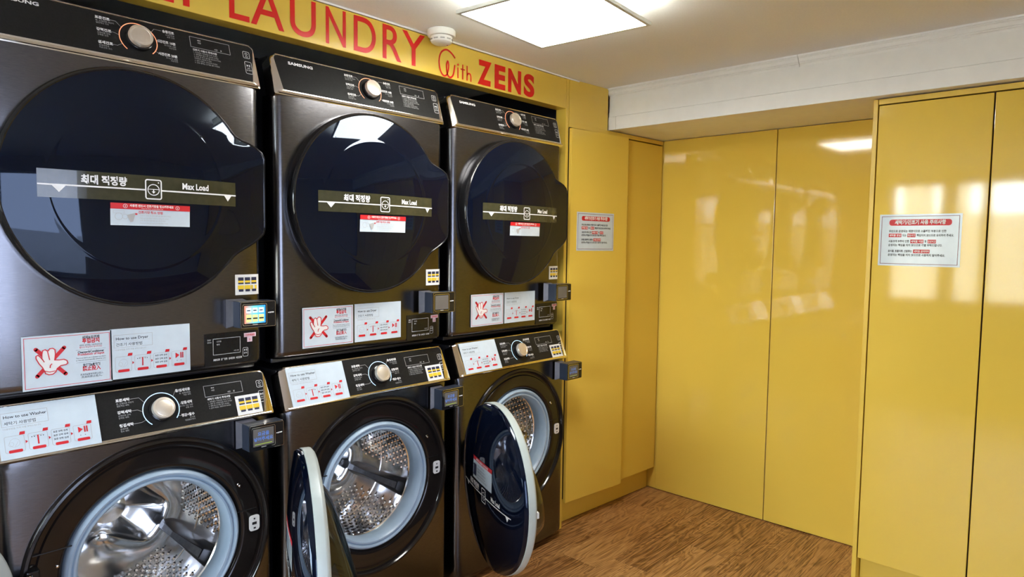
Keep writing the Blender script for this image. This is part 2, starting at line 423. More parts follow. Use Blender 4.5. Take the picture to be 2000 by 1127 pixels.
# ------------------------------------------------------------------ fascia sign
sg = tag(G().box(-.078, 2.194, SGY, .105, SGB, CZ-.008).build('laundry_sign', YEL, bev=.0015),
         'yellow fascia board with red lettering running along the ceiling above the dryers', 'sign')
def letter(ch, x0, x1, z0, h, bold=0.):
    v, f = text2d(ch, bold, 8)
    a = min(p[0] for p in v); b = max(p[0] for p in v); c = min(p[1] for p in v); d = max(p[1] for p in v)
    g = G(); V = [(x0+(p[0]-a)/(b-a)*(x1-x0), z0+(p[1]-c)/(d-c)*h) for p in v]
    n = len(V)
    g.v = [(x, SGY-.0015, z) for x, z in V]; g.f = f
    g.build('letter', REDS, sg, recalc=False)
for ch, a, b in (('S', .20, .275), ('E', .30, .365), ('L', .388, .450), ('F', .474, .535),
                 ('L', .603, .664), ('A', .668, .775), ('U', .795, .885), ('N', .921, .997), ('D', 1.028, 1.118),
                 ('R', 1.147, 1.229), ('Y', 1.232, 1.338)):
    letter(ch, a, b, 2.038, .118, .005)
for ch, a, b in (('Z', 1.613, 1.692), ('E', 1.711, 1.776), ('N', 1.793, 1.875), ('S', 1.893, 1.963)):
    letter(ch, a, b, 2.034, .098, .045)
def script_stroke(pts, w, n=8):
    out = []
    for i in range(len(pts)-1):
        p0 = pts[max(0, i-1)]; p1 = pts[i]; p2 = pts[i+1]; p3 = pts[min(len(pts)-1, i+2)]
        for j in range(n):
            t = j/n
            out.append(tuple(.5*((2*p1[k])+(-p0[k]+p2[k])*t+(2*p0[k]-5*p1[k]+4*p2[k]-p3[k])*t*t+(-p0[k]+3*p1[k]-3*p2[k]+p3[k])*t**3) for k in (0, 1)))
    out.append(pts[-1])
    D().line(out, w).build('letter', REDS, sg, SGY-.0015)
script_stroke([(1.490, 2.108), (1.470, 2.124), (1.444, 2.131), (1.418, 2.115), (1.408, 2.082), (1.415, 2.048), (1.432, 2.031),
               (1.449, 2.040), (1.457, 2.070), (1.452, 2.089), (1.446, 2.072), (1.450, 2.042), (1.464, 2.030), (1.481, 2.044), (1.489, 2.082)], .0066)
D().rect(1.5025, 1.5085, 2.035, 2.076).disc(1.5055, 2.087, .004).build('letter', REDS, sg, SGY-.0015)
D().rect(1.528, 1.534, 2.035, 2.092).rect(1.519, 1.543, 2.071, 2.076).build('letter', REDS, sg, SGY-.0015)
script_stroke([(1.5545, 2.092), (1.5545, 2.064), (1.5545, 2.035)], .006, 3)
script_stroke([(1.5545, 2.055), (1.562, 2.064), (1.572, 2.062), (1.5755, 2.050), (1.5755, 2.034)], .006, 5)

# ------------------------------------------------------------------ tall cabinet beside the machines
tc = thing('tall_cabinet', 'tall yellow cabinet with two doors in the corner beside the dryers', 'cabinet', (2.217, .0435, 0), (0, 0, -.0652))
LC = .783
G().box(.0, LC, .022, .30, .131, BZ-.003).box(0, .285, .022, .30, BZ-.003, CZ-.002).build('body', YELM, tc)
G().box(.0, LC, .0, .020, 1.944, BZ-.003).box(0, .290, 0, .020, BZ-.003, CZ-.002).build('top_filler', YELM, tc, bev=.001)
G().box(.0, LC, .050, .068, .002, .130).build('kick_board', YEL, tc, bev=.001)
G().box(.0, LC-.002, .0195, .0215, .135, 1.9438).build('gap_shadow_line', DARKGAP, tc)
d1 = G().box(0, .418, -.018, 0, .131, 1.938).build('door', YEL, tc, (.002, .0, 0), (0, 0, -.046), bev=.0015)
d2 = G().box(.425, LC-.004, .0, .018, .131, 1.938).build('door', YEL, tc, bev=.0015)
tag(d1, 'yellow door standing slightly ajar')

# right wardrobe run
CXF = 2.580
rcb = thing('wardrobe', 'yellow glossy wardrobe run with dark gaps between its tall doors', 'wardrobe', (CXF, -1.165, 0))
RL = abs(YF)-1.165-.005
G().box(.0, XE-.005-CXF, -.016, .0, .002, BZ-.003).build('side_panel', YELM, rcb, bev=.001)
G().box(.022, XE-.005-CXF, -RL, -.018, .142, BZ-.004).build('body', DARKGAP, rcb)
G().box(.0, .020, -RL, -.018, 1.944, BZ-.003).build('top_filler', YELM, rcb, bev=.001)
G().box(.055, .072, -RL, -.018, .002, .140).build('kick_board', YELM, rcb, bev=.001)
yy = -.0205
for k in range(5):
    wdt = .3655 if k else .3620
    b = max(yy-wdt, -RL)
    if yy-b > .1: G().box(0, .018, b, yy, .142, 1.939).build('door', YEL, rcb, bev=.0015)
    yy = b-.0048

# ------------------------------------------------------------------ ceiling light, smoke detector
cl = thing('ceiling_light', 'square white ceiling light with a glowing prismatic diffuser', 'lamp', (1.357, -.565, CZ), (0, 0, math.radians(4.6)))
G().box(-.195, .195, -.190, .190, -.068, -.0005).build('housing', LHOUS, cl, bev=.003)
g = G(); hx_, hy_ = .2235, .216
for (a, b, c, d) in ((-hx_, hx_, -hy_, -hy_+.012), (-hx_, hx_, hy_-.012, hy_), (-hx_, -hx_+.012, -hy_+.012, hy_-.012), (hx_-.012, hx_, -hy_+.012, hy_-.012)):
    g.box(a, b, c, d, -.0795, -.0685)
g.build('frame', LHOUS, cl)
def diffuser():
    g = G(); n = 44; a, b = -hx_+.012, hx_-.012; c, d = -hy_+.012, hy_-.012
    rows = []
    for j in (c, d):
        r = []
        for i in range(2*n+1):
            r.append((a+(b-a)*i/(2*n), j, -.0785 if i % 2 else -.0765))
        rows.append(r)
    g.loops(rows, closed=False)
    g.build('diffuser', DIFF, cl, recalc=False)
diffuser()
for sx in (-1, 1):
    for sy in (-1, 1):
        G().lathe_z([(.0045, -.0796), (.0045, -.084), (.002, -.085)], sx*.19, sy*.185, 12, False, True).build('clip_screw', GREYP, cl, smooth=True)

sd = thing('smoke_detector', 'round white smoke detector on the ceiling by the red lettering', 'smoke detector', (1.362, -.022, CZ))
G().lathe_z([(.050, -.0005), (.052, -.004), (.052, -.020), (.049, -.024)], 0, 0, 40, True, True).build('base', WPL, sd, smooth=True)
G().lathe_z([(.040, -.0245), (.041, -.034), (.038, -.044), (.030, -.049), (.010, -.051)], 0, 0, 40, True, True).build('sensor_head', WPL, sd, smooth=True)
for k in range(10):
    a = 2*PI*k/10
    G().box(-.008, .008, -.0415, -.0385, -.038, -.034).build('vent_slot', GREYP, sd, (0, 0, 0), (0, 0, a))
G().lathe_z([(.002, -.0505), (.002, -.0525)], .018, -.012, 10, True, True).build('led', REDP, sd)

# ------------------------------------------------------------------ machines
MW = .686
def prof_y(x, r=.030):
    e = min(x, MW-x); b = .008*((x-MW/2)/(MW/2))**4
    if e < r: b += r-math.sqrt(max(0, r*r-(r-e)**2))
    return b
XS = [0, .0008, .003, .007, .012, .018, .024, .030] + [.03+.626*i/12 for i in range(1, 12)] + [.656, .662, .668, .674, .679, .683, .6852, .686]

def control_panel(parent, loc, tilt, H, il, name='control_panel'):
    """chrome-framed black panel; local x along, z up the slope, front is -y"""
    ins = round_poly([(il[0], il[4]), (il[1], il[4]), (il[3], H-.004), (il[2], H-.004)], [.004, .004, .016, .016], 6)
    p = G().prism(ins, -.0035, .01).build(name, PANEL, parent, loc, (-tilt, 0, 0))
    out = round_poly([(0, 0), (MW, 0), (MW-.004, H), (.004, H)], [.006, .006, .020, .020], 6)
    g = G()
    g.loops([[(x, .050, z) for x, z in out], [(x, .012, z) for x, z in out], [(x*.994+.002, .003, z*.985+.001) for x, z in out],
             [(x, -.004, z) for x, z in [tuple(Vector(a)*.30+Vector(b)*.70) for a, b in zip(out, ins)]], [(x, -.0045, z) for x, z in ins], [(x, .004, z) for x, z in ins]])
    g.build('chrome_frame', CHROME, p, smooth=True, recalc=True)
    return p

def knob(p, cx, cz, ring, ringmat, a0, a1):
    k = G().lathe([(.0330, -.003), (.0325, -.014), (.029, -.016)], cx, cz, 48, False, True).build('knob_base', GBLACK, p, smooth=True)
    k = G().lathe([(.0285, -.012), (.0290, -.026), (.0278, -.029), (.0225, -.0295), (.0215, -.0285), (.0200, -.0290)], cx, cz, 48, False, True).build('knob', KNOBM, p, smooth=True)
    D().arc(cx, cz, ring, a0, a1, .0020, 60).build('light_ring', ringmat, p, -.0042)

def panel_print(p, left, right, kc, ring, zs, zr, note, disp, btn, notelines):
    w = D(); g = D()
    for (t, s1, s2), z in zip(left, zs):
        w.text(t, .264, z, .0064, 'L', .03); g.text(s1, .265, z-.0075, .0036, 'L'); g.text(s2, .265, z-.0135, .0036, 'L')
    for (t, s1, s2), z in zip(right, zr):
        w.text(t, .453, z, .0064, 'R', .03, sx=.9); g.text(s1, .453, z-.0075, .0036, 'R'); g.text(s2, .453, z-.0135, .0036, 'R')
    cx, cz = kc
    for z, a in zip(zs, (2.55, 3.10, 3.62)):
        e = (cx+ring*math.cos(a), cz+ring*math.sin(a)); g.line([(.297, z+.003), (e[0]-.012, z+.003), e], .0009)
    for z, a in zip(zr, (.72, .08, -.55)):
        e = (cx+ring*math.cos(a), cz+ring*math.sin(a)); g.line([(.420, z+.003), (e[0]+.008, z+.003), e], .0009)
    x0, x1, z0, z1 = disp
    g.orect(x0, x1, z0, z1, .0011)
    w.text('예약', x0+.020, z1-.010, .0036).text('시간', x0+.020, z1-.017, .0036).text('시간', x1-.045, z0+.004, .0036).text('분', x1-.028, z0+.004, .0036)
    w.text(note, x0+.004, z0-.010, .0048, 'L', .02)
    for i, t in enumerate(notelines): g.text(t, x0+.005, z0-.017-i*.0062, .0034)
    (bx, bz0, bz1, cz0, cz1) = btn
    w.orect(bx, bx+.019, bz0, bz1, .0010, .004); w.arc(bx+.0095, (bz0+bz1)/2+.003, .0034, 0, 2*PI, .001, 14); w.text('전원', bx+.0095, bz0+.003, .0034, 'C')
    w.orect(bx+.001, bx+.021, cz0, cz1, .0010, .004)
    zc = (cz0+cz1)/2
    w.poly([(bx+.006, zc+.003), (bx+.006, zc+.010), (bx+.011, zc+.0065)]).rect(bx+.0125, bx+.0137, zc+.003, zc+.010).rect(bx+.015, bx+.0162, zc+.003, zc+.010)
    w.text('동작', bx+.011, zc-.004, .0034, 'C').text('일시정지', bx+.011, zc-.010, .0032, 'C', width=.015)
    w.build('white_lettering', WHITE, p, -.0040); g.build('fine_lettering', GREYP, p, -.0040)

# ---- dryer
DCX, DCZ = .336, 1.520
def outline(th):
    """door outline radius with the handle bulge on the right"""
    R = .303; d = math.degrees((th+PI) % (2*PI)-PI)
    r = R
    def flat(x): return x/math.cos(math.radians(d))
    if -38 < d < 40:
        top = max(0, min(1, (35-d)/16.)); bot = max(0, min(1, (d+37)/23.))
        k = min(top, bot); k = k*k*(3-2*k)
        r = R+k*(min(flat(.342), .360)-R)
    return r
NA = 120
def ring_pts(inset, y, cx, cz, fn=outline, sc=1.):
    return [(cx+(fn(2*PI*i/NA)*sc-inset)*math.cos(2*PI*i/NA), y, cz+(fn(2*PI*i/NA)*sc-inset)*math.sin(2*PI*i/NA)) for i in range(NA)]
GE, GD = -.040, .030         # glass edge and dome depth
def dome_ring(t): return .0007*math.exp(-((t-.70)/.014)**2)
GA = .303-.010
def glass_r(th, t):          # round in the middle, taking on the handle bulge towards the edge
    return t*(GA+(outline(th)-.303)*max(0., (t-.75)/.25))
def dome_y(x, z, cx=DCX, cz=DCZ):
    dx, dz = x-cx, z-cz; r = math.hypot(dx, dz)
    t = r/GA; b = outline(math.atan2(dz, dx))-.303
    if t > .75 and b > 1e-6:
        q = GA-3*b; t = (-q+math.sqrt(q*q+16*b*r))/(8*b)
    t = min(1., t)
    return GE-GD*(1-t**2.4)-dome_ring(t)

def band(par, fy, cx, zc, x0, x1, film=True, tilt=0.):
    e = .0012
    if film:
        b = D(); b.rect(x0, x1, zc-.030, zc+.036, 24); b.build('film_strip', BANDF, par, lambda x, z: fy(x, z)-e)
    w = D()
    w.rect(x0, cx-.018, zc-.0018, zc+.0018, 16); w.rect(cx+.018, x1, zc-.0018, zc+.0018, 16)
    w.poly([(x0+.026, zc), (x0+.056, zc), (x0+.041, zc-.017)]); w.poly([(x1-.036, zc), (x1-.012, zc), (x1-.024, zc-.017)])
    w.orect(cx-.0185, cx+.0185, zc-.022, zc+.026, .0030, .005)
    w.arc(cx, zc+.001, .0135, 0, 2*PI, .0020, 30).rect(cx-.0125, cx+.0125, zc+.0015, zc+.003).rect(cx-.0012, cx+.0012, zc-.004, zc+.002)
    w.poly([(cx-.0045, zc-.003), (cx+.0045, zc-.003), (cx, zc-.0085)]).disc(cx+.012, zc+.0195, .0018, 8)
    w.text('최대 적정량', (x0+cx)/2+.012, zc+.008, .0165, 'C', .035, width=.098); w.text('Max Load', (x1+cx)/2-.004, zc+.008, .0155, 'C', .03, width=.070)
    w.build('max_load_print', WHITE, par, lambda x, z: fy(x, z)-2*e)

def filter_label(par, fy, x0, x1, z0, z1):
    e = .0012; f1 = lambda x, z: fy(x, z)-e; f2 = lambda x, z: fy(x, z)-2*e
    lb = D(); lb.rect(x0, x1, z0, z1-.0145, 10); o = lb.build('filter_label', PAPER, par, f1)
    r = D(); r.rect(x0, x1, z1-.0145, z1, 10)
    r.text('건조기망 청소 방법', x0+.062, z1-.024, .0052, 'L', .02)
    r.rect(x0+.055, x0+.060, z1-.028, z1-.024).build('red_label_print', REDP, par, f2)
    w = D(); w.text('사용전 반드시 건조기망을 청소해주세요', (x0+x1)/2, z1-.0080, .0050, 'C', .03, width=.104).text('Clean the dryer screen before use', (x0+x1)/2, z1-.0128, .0026, 'C')
    for s in (-1, 1): w.arc((x0+x1)/2+s*.062, z1-.0070, .0046, 0, 2*PI, .0009, 16); w.rect((x0+x1)/2+s*.062-.0007, (x0+x1)/2+s*.062+.0007, z1-.0095, z1-.0050)
    w.build('white_label_print', WHITE, par, lambda x, z: fy(x, z)-3*e)
    k = D()
    k.arc(x0+.018, z0+.022, .0085, 0, 2*PI, .0008, 18).arc(x0+.032, z0+.022, .006, 0, 2*PI, .0007, 14).orect(x0+.006, x0+.030, z0+.030, z0+.036, .0005)
    k.poly([(x0+.036, z0+.026), (x0+.056, z0+.032), (x0+.050, z0+.010), (x0+.044, z0+.008)])
    for i, t in enumerate(('건조기 사용 전 먼지 필터를 청소해 주세요', 'Pull out the filter before using the dryer', '건조 후 먼지 필터를 청소해 주세요', 'Remove the lint and put the filter back')):
        k.text(t, x0+.066, z1-.031-i*.0062, .0030)
    k.build('grey_label_print', GREYP, par, f2)

def card_sticker(par, x0, z0, w, h, y, rot=None):
    """white sticker with three by two card icons; returned objects hang under par"""
    f0 = y if callable(y) else (lambda x, z: y)
    D().rect(x0, x0+w, z0, z0+h, 8).build('card_sticker', WPL, par, f0)
    n = D(); q = D()
    for i in range(3):
        a = x0+w*(.12+.27*i); b = a+w*.22
        n.rect(a, b, z0+h*.70, z0+h*.86); q.rect(a, b, z0+h*.60, z0+h*.70); n.rect(a, b, z0+h*.53, z0+h*.60)
        q.rect(a-w*.015, b+w*.015, z0+h*.26, z0+h*.47); n.rrect(a+w*.02, b-w*.01, z0+h*.16, z0+h*.28, w*.02)
    f1 = lambda x, z: f0(x, z)-.0006
    n.build('dark_icons', NAVY, par, f1); q.build('yellow_icons', YPRT, par, f1)

def make_dryer():
    t = thing('tumble_dryer', '', 'dryer')
    B0 = 1.0                                   # absolute heights; root sits at z = 1.0
    def A(z): return z-B0
    G().box(.006, MW-.006, .055, .74, 0.002, A(1.962)).build('body', BODY, t, bev=.006)
    # front panel: curved sheet with rounded sides and bottom
    zs = [A(1.018), A(1.0185), A(1.021), A(1.026), A(1.033), A(1.042)] + [A(1.042)+(A(1.838)-A(1.042))*i/6 for i in range(1, 7)]
    rows = []
    for i, z in enumerate(zs):
        e = z-zs[0]; by = .022-math.sqrt(max(0, .022**2-(.022-e)**2)) if e < .022 else 0
        rows.append([(0, .075, z)]+[(x, prof_y(x)+by, z) for x in XS]+[(MW, .075, z)])
    g = G(); g.loops([[(x, .075, rows[0][0][2]) for x, y, z in rows[0]]]+rows, closed=False)
    g.loops([rows[-1], [(x, .075, zs[-1]) for x, y, z in rows[-1]]], closed=False)
    g.build('front_panel', INOX, t, smooth=True)
    # control panel
    tilt = math.atan2(.040, .127); H = .1331
    p = control_panel(t, (0, -.001, A(1.8385)), tilt, H, (.030, .660, .013, .676, .015))
    G().tube([(.012, -.004, .0045), (MW-.012, -.004, .0045)], .0038, 8).build('chrome_bead', CHROME, p, smooth=True)
    G().tube([(.020, -.004, H-.0015), (MW-.020, -.004, H-.0015)], .0014, 6).build('chrome_edge_line', CHROME, p, smooth=True)
    knob(p, .360, .074, .0450, ORANGE, math.radians(-48), math.radians(228))
    panel_print(p, (('표준건조', '면, 소재의류 적당히', '일반적인 건조'), ('강력건조', '소재의류 강력', '강력한 건조'), ('섬세건조', '섬세의류용', '저온건조 코스')),
                (('송풍건조', '소재의류용', '송풍 건조'), ('시간건조 10분', '추가건조 10분', '시간건조'), ('시간건조 20분', '추가건조 20분', '시간건조')),
                (.360, .074), .0450, (.110, .077, .042), (.112, .080, .043), '건조기 사용시 주의사항', (.494, .604, .088, .119), (.643, .089, .110, .040, .078),
                ('1. 건조량은 적정량을 지켜 주세요', '2. 세탁물은 탈수 후 건조해 주세요', '3. 건조 후 먼지 필터를 청소해 주세요', '   주의하여 사용해 주세요', '4. 금지 의류는 건조하지 마세요', '5. 건조 중에는 도어를 열지 마세요'))
    D().text('SAMSUNG', .061, .106, .0092, 'L', .035, width=.086).build('brand_lettering', WHITE, p, -.0040)
    # small lower display plate
    g = G(); L = []
    for x in (.506, .508, .53, .56, .60, .64, .650, .658, .664, .669, .673, .676):
        k = max(0, x-.660); q = .016-math.sqrt(max(0, .016**2-k*k)); y = prof_y(x)-.0016
        L.append([(x, y, A(1.031)+q), (x, y, A(1.124)-q), (x, y+.003, A(1.124)-q), (x, y+.003, A(1.031)+q)])
    g.loops(L, True, True, True); g.build('lower_display', GBLACK, t, smooth=True)
    w = D(); w.orect(.530, .610, A(1.062), A(1.108), .0011).orect(.618, .634, A(1.048), A(1.074), .0009, .004)
    w.text('건조중', .540, A(1.098), .0036).text('예약', .540, A(1.089), .0036).text('시간 분', .590, A(1.067), .0036)
    w.text('표준건조  강력건조  섬세건조  시간건조', .530, A(1.045), .0046, 'L', .03, width=.085).text('동작', .626, A(1.056), .004, 'C').text('DRY', .514, A(1.104), .004).text('ECO', .514, A(1.097), .004)
    w.poly([(.622, A(1.064)), (.622, A(1.070)), (.626, A(1.067))]).rect(.628, .629, A(1.064), A(1.070)).rect(.630, .631, A(1.064), A(1.070))
    w.build('display_lettering', WHITE, t, lambda x, z: prof_y(x)-.0021)
    D().rect(.622, .660, A(1.105), A(1.117)).rect(.632, .648, A(1.090), A(1.105)).build('pink_sticker', PINK, t, lambda x, z: prof_y(x)-.0022)
    D().text('건조예열중', .641, A(1.108), .005, 'C', .02, width=.030).text('중', .640, A(1.094), .005, 'C').build('pink_sticker_print', REDP, t, lambda x, z: prof_y(x)-.0028)
    # door
    cz = A(DCZ)
    g = G()
    g.loops([ring_pts(.002, .004, DCX, cz), ring_pts(0, -.010, DCX, cz), ring_pts(0, -.030, DCX, cz), ring_pts(.003, -.038, DCX, cz), ring_pts(.008, -.0415, DCX, cz), ring_pts(.012, -.0395, DCX, cz)], True, True, False)
    d = g.build('door', GBLACK, t, smooth=True)
    g = G(); L = []
    for tt in (1., .985, .96, .92, .86, .80, .76, .74, .73, .72, .71, .70, .69, .68, .67, .66, .64, .60, .52, .42, .28, .14):
        L.append([(DCX+glass_r(2*PI*i/NA, tt)*math.cos(2*PI*i/NA), GE-GD*(1-tt**2.4)-dome_ring(tt), cz+glass_r(2*PI*i/NA, tt)*math.sin(2*PI*i/NA)) for i in range(NA)])
    g.loops(L, True, False, True); gl = g.build('door_glass', GLASS, d, smooth=True)
    fy = lambda x, z: dome_y(x, z, DCX, cz)
    band(d, fy, .357, A(1.516), .113, .578)
    filter_label(d, fy, .258, .447, A(1.425), A(1.480))
    card_sticker(t, .598, A(1.231), .076, .060, lambda x, z: prof_y(x)-.0010)
    return t

DX = [-.012, .722, 1.449]; DY = [-.005, .010, .011]
WX = [.006, .719, 1.457]; WYY = [-.018, -.030, -.022]
ORD = ('nearest the sign start', 'middle', 'corner')
dlabel = ['black tumble dryer whose payment terminal screen is lit in colour', 'black tumble dryer standing between the two other dryers, over the middle washer',
          'black tumble dryer beside the tall yellow cabinet']
dry = [make_dryer()]
for i in (1, 2): dry.append(clone(dry[0]))
for i in range(3):
    dry[i].location = (DX[i], DY[i], 1.0); tag(dry[i], dlabel[i], 'dryer', 'stacked tumble dryers')

# ---- washer
WCX, WCZ = .353, .540
def make_washer():
    t = thing('washing_machine', '', 'washing machine')
    # shell around the drum: sides, top, bottom, back kept apart so the drum can be seen
    g = G()
    g.box(.006, .016, .06, .74, .02, .984); g.box(MW-.016, MW-.006, .06, .74, .02, .984); g.box(.016, MW-.016, .06, .74, .974, .984)
    g.box(.016, MW-.016, .06, .74, .02, .03); g.box(.016, MW-.016, .73, .74, .03, .974)
    g.build('body', BODY, t)
    for fx in (.06, MW-.06):
        for fy in (.12, .68): G().lathe_z([(.022, 0), (.022, .012), (.012, .014), (.012, .02)], fx, fy, 16, True, True).build('foot', LIFT, t)
    # front panel with a round cut-out
    RO = .314; z0, z1 = .022, .868
    angs = sorted(set([2*PI*i/96 for i in range(96)] + [math.atan2(zz-WCZ, xx-WCX) % (2*PI) for zz in (z0, z1) for xx in (0, MW)]))
    def edge(a):
        c, s = math.cos(a), math.sin(a); k = 1e9
        if c > 1e-9: k = min(k, (MW-WCX)/c)
        if c < -1e-9: k = min(k, -WCX/c)
        if s > 1e-9: k = min(k, (z1-WCZ)/s)
        if s < -1e-9: k = min(k, (z0-WCZ)/s)
        return k
    def by(z): e = z-z0; return .03-math.sqrt(max(0, .03**2-(.03-e)**2)) if e < .03 else 0
    L = []
    for sfr in (0, .25, .5, .7, .8, .87, .92, .96, .985, 1.):
        row = []
        for a in angs:
            r = RO+(edge(a)-RO)*sfr; x = WCX+r*math.cos(a); z = WCZ+r*math.sin(a)
            x = min(max(x, 0), MW); z = min(max(z, z0), z1)
            row.append((x, prof_y(x)+by(z), z))
        L.append(row)
    L.append([(x, .08, z) for x, y, z in L[-1]])
    g = G(); g.loops(L, True); g.build('front_panel', INOX, t, smooth=True)
    # control panel
    tilt = math.atan2(.055, .126); H = .1375
    p = control_panel(t, (0, -.010, .8675), tilt, H, (.034, .652, .026, .672, .010))
    G().tube([(.012, -.004, .0040), (MW-.012, -.004, .0040)], .0036, 8).build('chrome_bead', CHROME, p, smooth=True)
    G().tube([(.020, -.004, H-.0015), (MW-.020, -.004, H-.0015)], .0014, 6).build('chrome_edge_line', CHROME, p, smooth=True)
    knob(p, .370, .066, .0460, BLUEL, math.radians(-40), math.radians(232))
    panel_print(p, (('표준세탁', '면, 소재의류 적당히', '일반적인 세탁'), ('강력세탁', '소재의류 강력', '강력한 세탁'), ('청결세탁', '섬세의류', '청소 세탁')),
                (('울/섬세의류', '울, 섬세의류용', '저온 세탁'), ('알뜰세탁', '물사용 적은 의류', '알뜰 코스'), ('헹굼+탈수', '추가로', '헹굼탈수하기')),
                (.370, .066), .0460, (.104, .072, .037), (.108, .072, .037), '세탁기 사용시 주의사항', (.490, .600, .080, .112), (.645, .085, .106, .040, .074),
                ('1. 세탁물은 적정량을 지켜 주세요', '2. 세탁 전 사용방법을 지켜 주세요', '3. 세탁 중 도어를 열지 마세요', '4. 금지 의류는 세탁하지 마세요'))
    card_sticker(p, .572, .010, .076, .058, -.0050)
    # door surround
    g = G(); g.lathe([(.312, .030), (.3135, -.004), (.310, -.010), (.304, -.011), (.300, -.006), (.297, .002), (.292, .004), (.286, .0045), (.282, .0),
                      (.240, .0), (.232, .002), (.226, .010), (.222, .030)], WCX, WCZ, 96)
    su = g.build('door_surround', RBLACK, t, smooth=True)
    G().box(.060, .150, -.0012, .002, WCZ+.085, WCZ+.0875).build('surround_joint', HOLE, su)
    G().box(.570, .628, -.0012, .002, WCZ+.045, WCZ+.0465).build('surround_joint', HOLE, su)
    lt = G().prism(round_poly(rect_poly(.604, .634, WCZ-.022, WCZ+.024), .009, 5), -.004, .002).build('latch_plate', WPL, su, bev=.001)
    D().rect(.612, .626, WCZ-.004, WCZ+.004).disc(.619, WCZ+.014, .0028, 10).rect(.616, .623, WCZ-.017, WCZ-.012).build('latch_slot', HOLE, lt, -.0045)
    for (sx, sz) in ((.572, WCZ+.131), (.577, WCZ+.125), (.118, WCZ+.045)):
        G().lathe([(.004, .0), (.0036, -.002), (.002, -.003)], sx, sz, 12, False, True).build('screw', CHROME, su, smooth=True)
    h = G().box(.050, .078, -.026, .003, WCZ-.060, WCZ+.060).build('hinge', GBLACK, t, bev=.004)
    G().tube([(.056, -.030, WCZ-.055), (.056, -.030, WCZ+.055)], .006, 10).build('hinge_pin', CHROME, h, smooth=True)
    # rubber gasket
    g = G(); g.lathe([(.222, .030), (.222, .006), (.219, .0), (.214, -.003), (.209, -.001), (.207, .005), (.205, .006), (.202, .001), (.197, .001), (.193, .006),
                      (.189, .016), (.186, .028), (.187, .040), (.190, .058), (.194, .070), (.200, .078)], WCX, WCZ, 96)
    g.build('gasket', RUBBER, t, smooth=True)
    return t

def make_drum(t, rot):
    """stainless drum; origin on the axis so that it can be turned"""
    R = .218; yb = .50
    g = G(); prof = [(.195, .080), (.199, .076), (.204, .078), (.212, .084), (R, .092), (R, .15), (R, .22), (R, .27), (R, .275), (R-.003, .277), (R-.003, .281), (R, .283), (R, .34), (R, .40), (R-.004, .42), (R-.02, .45)]
    n = 96
    L = [[(r*math.cos(2*PI*i/n), y, r*math.sin(2*PI*i/n)) for i in range(n)] for r, y in prof]
    for k in range(1, 15):                       # pressed back plate with three lobes
        r = (R-.02)*(1-k/15.)
        row = []
        for i in range(n):
            a = 2*PI*i/n
            lob = max(0., math.sin(1.5*a) ** 2 - .22)/.78            # three hollows
            fr = r/(R-.02)
            dep = .075*(lob**.5 if lob > 0 else 0)*max(0, 1-((fr-.58)/.42)**2)
            row.append((r*math.cos(a), .455+.012*(1-fr)-.03*max(0, .35-fr)+dep, r*math.sin(a)))
        L.append(row)
    g.loops(L, True, False, True)
    dr = g.build('drum', DRUMM, t, (WCX, 0, WCZ), (0, rot, 0), smooth=True)
    G().lathe([(.052, .447), (.050, .436), (.030, .432)], 0, 0, 32, False, True).build('hub', DRUMM, dr, smooth=True)
    # lifters at three angles
    for k in range(3):
        a = 2*PI*k/3
        def at(u, rr, y): return ((rr*math.cos(a)-u*math.sin(a)), y, (rr*math.sin(a)+u*math.cos(a)))
        L = []
        for y, w, h in ((.098, .050, .006), (.112, .048, .036), (.20, .040, .050), (.30, .030, .055), (.38, .034, .050), (.425, .040, .042), (.436, .038, .010)):
            w *= .72
            L.append([at(-w, R, y), at(-w*.62, R-h*.8, y), at(-w*.40, R-h, y), at(w*.40, R-h, y), at(w*.62, R-h*.8, y), at(w, R, y)])
        g = G(); g.loops(L, True, True, True); lf = g.build('lifter', LIFT, dr, smooth=True)
        g = G()
        L = [[at(-w*.25, R-h-.001, y), at(w*.25, R-h-.001, y)] for y, w, h in ((.116, .048, .0375), (.20, .040, .050), (.30, .030, .055), (.38, .034, .050), (.42, .040, .043))]
        g.loops(L, False); g.build('lifter_tread', LIFTG, dr, recalc=False)
    # embossed bumps and drain holes
    b = G(); hl = G()
    def bump(gg, a, y, rad, hgt):
        c, s = math.cos(a), math.sin(a); base = []
        for q in range(6):
            u = rad*math.cos(PI*q/3); v = rad*math.sin(PI*q/3)
            base.append((R*c-u*s-.0004*c, y+v, R*s+u*c-.0004*s))
        top = [((R-hgt)*c-.5*rad*math.cos(PI*q/3)*s, y+.5*rad*math.sin(PI*q/3), (R-hgt)*s+.5*rad*math.cos(PI*q/3)*c) for q in range(6)]
        gg.add(base+top, [(q, (q+1) % 6, 6+(q+1) % 6, 6+q) for q in range(6)]+[tuple(range(6, 12))])
    for iy in range(14):
        y = .104+iy*.0235
        for ia in range(60):
            a = 2*PI*(ia+.5*(iy % 2))/60
            d = abs((a+PI/3) % (2*PI/3)-PI/3)
            if d < .27: continue
            bump(b, a, y, .0085, .0055)
            if ia % 2: bump(hl, a+PI/60, y, .0030, .0012)
    tag(b.build('embossed_bumps', DRUMM, dr, smooth=True, recalc=True), kind='stuff')
    tag(hl.build('drain_holes', HOLE, dr, recalc=True), kind='stuff')
    hh = G()
    for k in range(3):
        for i in range(-3, 4):
            for j in range(5):
                a = 2*PI*k/3+PI/3*0 + i*.06; r = .11+j*.016+(.008 if i % 2 else 0)
                hh.lathe([(.0030, 0), (.0030, .001)], r*math.cos(a), r*math.sin(a), 6, True, True)
    hh.v = [(x, y+.448+.012*.4, z) for x, y, z in hh.v]
    return dr

